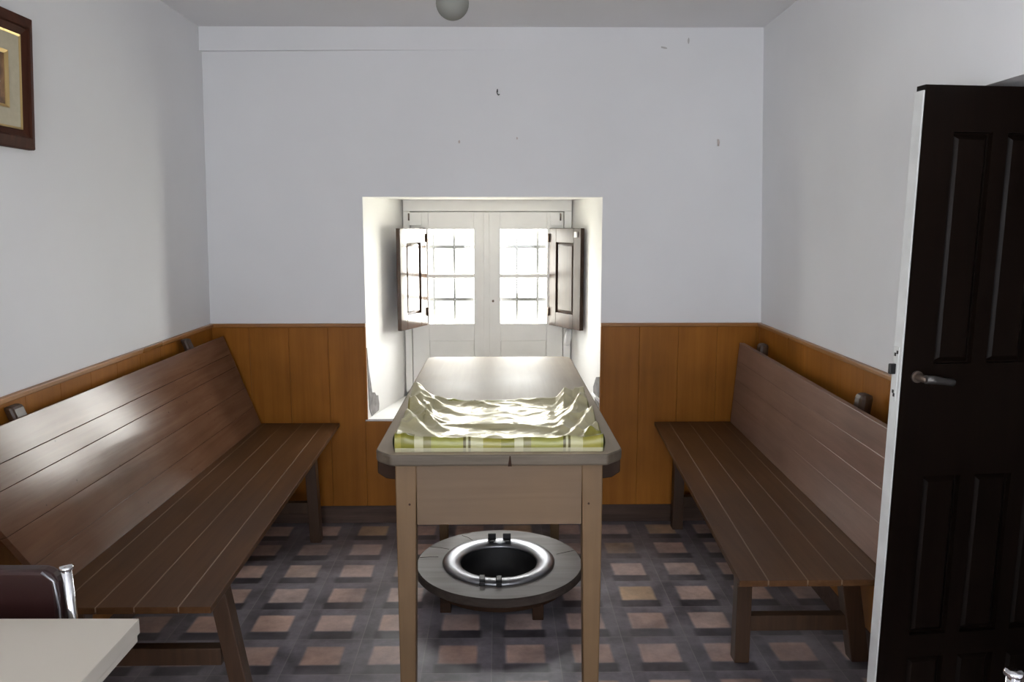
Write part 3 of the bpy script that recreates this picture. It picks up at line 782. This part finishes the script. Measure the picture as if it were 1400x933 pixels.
# far rim shows a sliver of the plaid face folded over
for f in bm.faces:
    c = f.calc_center_median()
    if f.material_index == 0 and c.y > CY1-.016 and -.16 < c.x < .02: f.material_index = 1
    if f.material_index == 0 and c.y < CY0+.085 and (c.x < CX0+.045 or c.x > CX1-.045): f.material_index = 1
bmesh.ops.remove_doubles(bm, verts=bm.verts, dist=1e-6)
cl = obj('oilcloth', bm, [M['foil'], M['plaid']], loc=(0, 2.0, TZ))
tag(cl, 'folded green plaid oilcloth with shiny cream inside, lying on the wooden table', 'tablecloth')

# ------------------------------------------------------------------ brazier under the table
BZ = 0.130; bc = (0.0, 2.895, 0.0); BR = 0.318
st = thing('brazier_stand', bc, 'low round grey wooden brazier stand on the floor under the table', 'brazier stand')
bm = BM(); lathe(bm, [(0.165, BZ-.034), (BR-.006, BZ-.034), (BR, BZ-.028), (BR, BZ-.005), (BR-.006, BZ), (0.165, BZ)], bc, 96, smooth=False, closed=True)
so = obj('stand_top', bm, [M['brazier_wood'], M['brazier_edge_shade']], st)
for p in so.data.polygons: p.material_index = 0 if p.normal.z > .9 else 1
bm = BM(); lathe(bm, [(0.215, BZ-.075), (0.262, BZ-.075), (0.262, BZ-.034), (0.215, BZ-.034)], bc, 72, smooth=False, closed=True)
obj('under_ring', bm, M['batten'], st)
for a in (35, 80, 145, 215, 305):
    x, y = bc[0] + .24*math.cos(R(a)), bc[1] + .24*math.sin(R(a))
    bm = BM(); box(bm, x-.02, x+.02, y-.02, y+.02, 0, BZ-.070); obj('foot', bm, M['batten'], st, bevel=.003)
for (a, r0, r1) in ((150, .23, .31), (15, .23, .312), (118, .23, .30), (170, .24, .31)):
    bm = BM(); p0 = Vector((bc[0]+r0*math.cos(R(a)), bc[1]+r0*math.sin(R(a)), BZ)); p1 = Vector((bc[0]+r1*math.cos(R(a+3)), bc[1]+r1*math.sin(R(a+3)), BZ))
    tube(bm, [tuple(p0), tuple((p0+p1)/2 + Vector((.004, .003, 0))), tuple(p1)], 0.0012, 6); obj('crack', bm, M['batten'], st)
pan = thing('brazier_pan', (bc[0], bc[1], BZ), 'polished steel brazier pan with sooty bowl, set in the round wooden stand', 'brazier')
bc2 = (-0.003, bc[1]-.005, 0)
bm = BM(); lathe(bm, [(0.212, BZ+.0015), (0.2125, BZ+.006), (0.205, BZ+.013), (0.190, BZ+.017), (0.170, BZ+.014), (0.150, BZ+.004), (0.145, BZ-.002), (0.146, BZ-.006), (0.152, BZ-.002), (0.172, BZ+.008), (0.190, BZ+.011), (0.204, BZ+.007), (0.209, BZ+.0015)], bc2, 96, closed=True)
obj('steel_rim', bm, M['steel'], pan)
bm = BM(); lathe(bm, [(0.1485, BZ-.003), (0.143, BZ-.04), (0.125, BZ-.085), (0.09, BZ-.105), (0, BZ-.108), (0, BZ-.112), (0.092, BZ-.109), (0.129, BZ-.088), (0.147, BZ-.04), (0.152, BZ-.006)], bc2, 72)
obj('bowl', bm, M['soot'], pan)
def lug(x, y, far):
    bm = BM()
    if far:
        box(bm, x-.016, x+.016, y-.005, y+.005, BZ+.010, BZ+.034); box(bm, x-.010, x+.014, y-.030, y-.004, BZ+.010, BZ+.020)
        tube(bm, [(x-.016, y, BZ+.034), (x+.016, y, BZ+.034)], 0.006, 10)
    else:
        box(bm, x-.010, x+.010, y-.010, y+.030, BZ+.004, BZ+.024); box(bm, x-.010, x+.010, y-.018, y-.006, BZ+.001, BZ+.018)
    obj('handle_lug', bm, M['black_iron'], pan, bevel=0.002)
lug(-.030, bc2[1]+.183, True); lug(.030, bc2[1]+.183, True)
lug(-.062, bc2[1]-.195, False); lug(-.002, bc2[1]-.202, False)
bm = BM(); tube(bm, [(-.030, bc2[1]+.168, BZ+.014), (-.02, bc2[1]+.152, BZ+.013), (0, bc2[1]+.146, BZ+.013), (.02, bc2[1]+.152, BZ+.013), (.030, bc2[1]+.168, BZ+.014)], .0045, 8)
obj('handle', bm, M['steel'], pan)

# ------------------------------------------------------------------ white table and chairs in the foreground
wt = thing('white_table', (-0.95, 0.8, 0), 'cream laminate table in the near left corner', 'table')
bm = BM()
tilt = 0.010
hexa(bm, [(-1.285, 0.30, .724), (-.602, 0.30, .724), (-.602, 1.262, .724), (-1.285, 1.262+tilt, .724)],
     [(-1.285, 0.30, .75), (-.602, 0.30, .75), (-.602, 1.262, .75), (-1.285, 1.262+tilt, .75)])
o = obj('tabletop', bm, [M['laminate'], M['laminate_edge']], wt, bevel=0.0015)
for p in o.data.polygons: p.material_index = 0 if abs(p.normal.z) > .5 else 1
bm = BM(); hexa(bm, [(-1.275, .31, .712), (-.6045, .31, .712), (-.6045, 1.256, .712), (-1.275, 1.264, .712)], [(-1.275, .31, .7245), (-.6045, .31, .7245), (-.6045, 1.256, .7245), (-1.275, 1.264, .7245)])
obj('underlay', bm, M['laminate_edge'], wt)
bm = BM(); box(bm, -1.24, -.66, .38, .40, .63, .712); box(bm, -1.24, -.66, 1.19, 1.21, .63, .712); box(bm, -1.24, -1.22, .40, 1.19, .63, .712); box(bm, -.68, -.66, .40, 1.19, .63, .712)
obj('apron', bm, M['black_plastic'], wt)
for x in (-1.23, -.67):
    for y in (.39, 1.20):
        bm = BM(); tube(bm, [(x, y, 0), (x, y, .64)], .018, 14); obj('leg', bm, M['chrome'], wt)

def make_chair(loc, label):
    t = thing('dining_chair', (0, 0, 0), label, 'chair')
    W, D, HB = .20, .40, .80
    for s in (-1, 1):
        bm = BM(); tube(bm, [(s*W, .055, 0.0), (s*W, .02, .43), (s*W, .012, .62), (s*W, 0, HB-.004)], .009, 14); obj('leg', bm, M['chrome'], t)
        bm = BM(); lathe(bm, [(0, HB-.004), (.0122, HB-.004), (.0122, HB+.001), (0.010, HB+.003), (0, HB+.003)], (s*W, 0, 0), 18); obj('tube_cap', bm, M['chrome'], t)
        bm = BM(); tube(bm, [(s*W, -D, 0.0), (s*W, -D+.012, .40), (s*W, -D+.03, .425), (s*W, 0.018, .43)], .009, 14); obj('leg', bm, M['chrome'], t)
    # padded backrest with rounded ends between the posts
    bm = BM()
    pts = rounded([(-W+.010, .50), (W-.010, .50), (W-.010, HB+.001), (-W+.010, HB+.001)], [.05, .05, .035, .035], 6)
    prism(bm, pts, 'Y', -.016, .014)
    obj('backrest', bm, M['maroon'], t, bevel=.008, segs=3)
    for s in (-1, 1):
        bm = BM(); tube(bm, [(s*(W-.034), -.017, HB-.002), (s*(W-.014), -.017, HB-.018), (s*(W-.008), -.017, HB-.07), (s*(W-.010), -.017, .56)], .0022, 8)
        obj('trim_bead', bm, M['steel'], t)
    bm = BM()
    box(bm, -W+.008, W-.008, -D+.005, .0, .432, .468); obj('seat', bm, M['maroon'], t, bevel=.014, segs=3)
    return t
ch = make_chair(None, 'maroon chair with chrome posts tucked behind the cream table')
ch.location = (-0.968, 1.357, 0); ch.rotation_euler = (0, 0, R(-1))
ch2 = ch.copy(); COL.objects.link(ch2)
for c in list(ch.children):
    d = c.copy(); COL.objects.link(d); d.parent = ch2
ch2['label'] = 'maroon chair with chrome post at the bottom right corner, before the dark door'
ch['group'] = ch2['group'] = 'chrome and maroon dining chairs'
ch2.location = (0.895, 0.966, 0); ch2.rotation_euler = (0, 0, R(172))

# ------------------------------------------------------------------ framed picture on the left wall
fy1, fy0, fz0, fz1 = 2.268, 1.81, 1.604, 1.948
def FX(z, off): return xl(2.1, z) + off + .012*(z-fz0)/(fz1-fz0)
pic = thing('framed_picture', (xl(2.1, 1.6), 2.06, fz0), 'dark wooden framed picture with cream liner hung high on the left wall', 'picture')
def rect_ring(bm, y0, y1, z0, z1, w, d0, d1):
    a0, b0 = (y0, z0), (y1, z1)
    outer = [(y0, z0), (y1, z0), (y1, z1), (y0, z1)]; inner = [(y0+w, z0+w), (y1-w, z0+w), (y1-w, z1-w), (y0+w, z1-w)]
    vb = [[bm.verts.new((FX(z, d), y, z)) for y, z in pts] for pts, d in ((outer, 0.0), (outer, d0), (inner, d1), (inner, 0.0))]
    for a, b in zip(vb, vb[1:] + vb[:1]):
        for i in range(4):
            j = (i+1) % 4; bm.faces.new((a[i], a[j], b[j], b[i]))
bm = BM(); rect_ring(bm, fy0, fy1, fz0, fz1, .030, .020, .030); rect_ring(bm, fy0+.030, fy1-.030, fz0+.030, fz1-.030, .020, .024, .016)
obj('picture_frame', bm, M['frame_wood'], pic, bevel=.003)
bm = BM(); rect_ring(bm, fy0+.050, fy1-.050, fz0+.050, fz1-.050, .005, .017, .015); obj('gilt_lip', bm, M['gold'], pic)
bm = BM(); rect_ring(bm, fy0+.055, fy1-.055, fz0+.055, fz1-.055, .048, .014, .010); obj('liner', bm, M['liner'], pic)
bm = BM(); rect_ring(bm, fy0+.103, fy1-.103, fz0+.100, fz1-.100, .008, .015, .010); obj('gilt_lip', bm, M['gold'], pic)
bm = BM()
ya, yb, za, zb2 = fy0+.105, fy1-.105, fz0+.103, fz1-.103
hexa(bm, [(FX(za, .001), ya, za), (FX(za, .008), ya, za), (FX(za, .008), yb, za), (FX(za, .001), yb, za)], [(FX(zb2, .001), ya, zb2), (FX(zb2, .008), ya, zb2), (FX(zb2, .008), yb, zb2), (FX(zb2, .001), yb, zb2)])
obj('print', bm, M['picture'], pic)

# ------------------------------------------------------------------ small things: lamp, hooks
lp = (-0.12, 2.2, 0)
lamp = thing('pendant_lamp', (lp[0], lp[1], H), 'round pale opal glass lamp hanging from the ceiling at the top edge', 'lamp')
bm = BM()
prof = [(0, 1.934)] + [(.0435*math.sin(R(a)), 1.978-.0435*math.cos(R(a))) for a in range(12, 100, 11)] + [(.041, 2.0), (.030, 2.03), (.018, 2.045), (0, 2.047)]
lathe(bm, prof, lp, 40); obj('glass_globe', bm, M['opal'], lamp)
bm = BM(); tube(bm, [(lp[0], lp[1], 2.04), (lp[0], lp[1], 2.10)], .018, 16); obj('lamp_socket', bm, M['bulb_cord'], lamp)
bm = BM(); tube(bm, [(lp[0], lp[1], 2.09), (lp[0], lp[1], H)], .0035, 8); obj('cord', bm, M['bulb_cord'], lamp)
bm = BM(); lathe(bm, [(0, H-.022), (.03, H-.022), (.045, H-.002), (.045, H), (0, H)], lp, 28); obj('ceiling_rose', bm, M['bulb_cord'], lamp)
def hook(px, z, mat, label, name, h=.016):
    bm = BM()
    tube(bm, [(px, YB+.003, z), (px-.001, YB-.010, z+h*.6), (px-.003, YB-.012, z), (px-.001, YB-.014, z-h*.7), (px+.004, YB-.018, z-h), (px+.008, YB-.020, z-h*.8)], .0022, 8)
    tag(obj(name, bm, mat, loc=(px, YB, z)), label, 'hook')
hook(-0.003, 1.985, M['black_iron'], 'small dark hook high on the wall above the window', 'wall_hook')
bm = BM(); tube(bm, [(0.983, YB+.004, 1.78), (0.983, YB-.010, 1.778), (0.983, YB-.013, 1.768), (0.983, YB-.012, 1.752)], [.003, .004, .006, .004], 8)
tag(obj('wall_plug', bm, M['filler'], loc=(0.983, YB, 1.77)), 'brownish peg in the window wall, high on the right', 'peg')

# ------------------------------------------------------------------ light
w = bpy.data.worlds.new('overcast_sky'); sc.world = w; w.use_nodes = True
nt = w.node_tree; bg = nt.nodes['Background']
tc = N(nt, 'ShaderNodeTexCoord'); sp = N(nt, 'ShaderNodeSeparateXYZ'); L(nt, tc.outputs['Generated'], sp.inputs[0])
r = ramp(nt, [(0.40, (0.66, 0.64, 0.55)), (0.5, (1.0, 0.97, 0.92)), (0.62, (1.0, 0.99, 0.98))])
mr = N(nt, 'ShaderNodeMapRange'); mr.inputs[1].default_value = -1; mr.inputs[2].default_value = 1
L(nt, sp.outputs[2], mr.inputs[0]); L(nt, mr.outputs[0], r.inputs['Fac']); L(nt, r.outputs['Color'], bg.inputs['Color'])
bg.inputs['Strength'].default_value = 40.0
# sky strength shaped: stronger to the sides and overhead, to brighten the recess
sx = math_n(nt, 'POWER', math_n(nt, 'ABSOLUTE', sp.outputs[0]), 2.0)
sz = math_n(nt, 'MAXIMUM', sp.outputs[2], 0.0)
sx = math_n(nt, 'MULTIPLY', sx, math_n(nt, 'MULTIPLY_ADD', sp.outputs[0], 0.7, 1.0))
fac = math_n(nt, 'ADD', math_n(nt, 'MULTIPLY_ADD', sx, 2.1, 0.43), math_n(nt, 'MULTIPLY', sz, 1.3))
L(nt, math_n(nt, 'MULTIPLY', fac, 23.0), bg.inputs['Strength'])
def area(name, loc, rot, sx, sy, power, col=(1, 1, 1), portal=False):
    l = bpy.data.lights.new(name, 'AREA'); l.shape = 'RECTANGLE'; l.size = sx; l.size_y = sy; l.energy = power; l.color = col
    if portal: l.cycles.is_portal = True
    o = bpy.data.objects.new(name, l); COL.objects.link(o); o.location = loc; o.rotation_euler = rot
    return o
area('window_daylight_portal', (-0.06, YB+WT+.02, 1.03), (R(-90), 0, 0), 1.1, 1.2, 1, portal=True)
area('side_fill_light', (-1.80, (LW[0]+LW[1])/2, (LW[2]+LW[3])/2), (0, R(-90), 0), LW[3]-LW[2], LW[1]-LW[0], 44, (0.93, 0.96, 1.0))  # added fill lamp in the unseen, closed-off side opening
area('rear_fill_light', ((FD[0]+FD[1])/2, YF-.32, 1.0), (R(90), 0, 0), FD[1]-FD[0], FD[2], 37, (0.93, 0.96, 1.0))  # added fill lamp in the blocked doorway behind the camera

# ------------------------------------------------------------------ camera
cam = bpy.data.cameras.new('camera'); co = bpy.data.objects.new('camera', cam); COL.objects.link(co)
cam.sensor_width = 36; cam.lens = 36*1090/1400; cam.clip_start = 0.02
co.location = (0, 0, 1.4); co.rotation_euler = (R(90-8.25), 0, R(-0.95))
sc.camera = co
sc.view_settings.view_transform = 'Standard'; sc.view_settings.look = 'None'
sc.view_settings.exposure = 0.35; sc.view_settings.gamma = 1.0; sc.view_settings.use_curve_mapping = False
sc.cycles.use_denoising = True
sc.cycles.max_bounces = 10; sc.cycles.diffuse_bounces = 6; sc.cycles.glossy_bounces = 4; sc.cycles.transparent_max_bounces = 8
sc.cycles.sample_clamp_indirect = 6.0
sc.cycles.caustics_reflective = False; sc.cycles.caustics_refractive = False
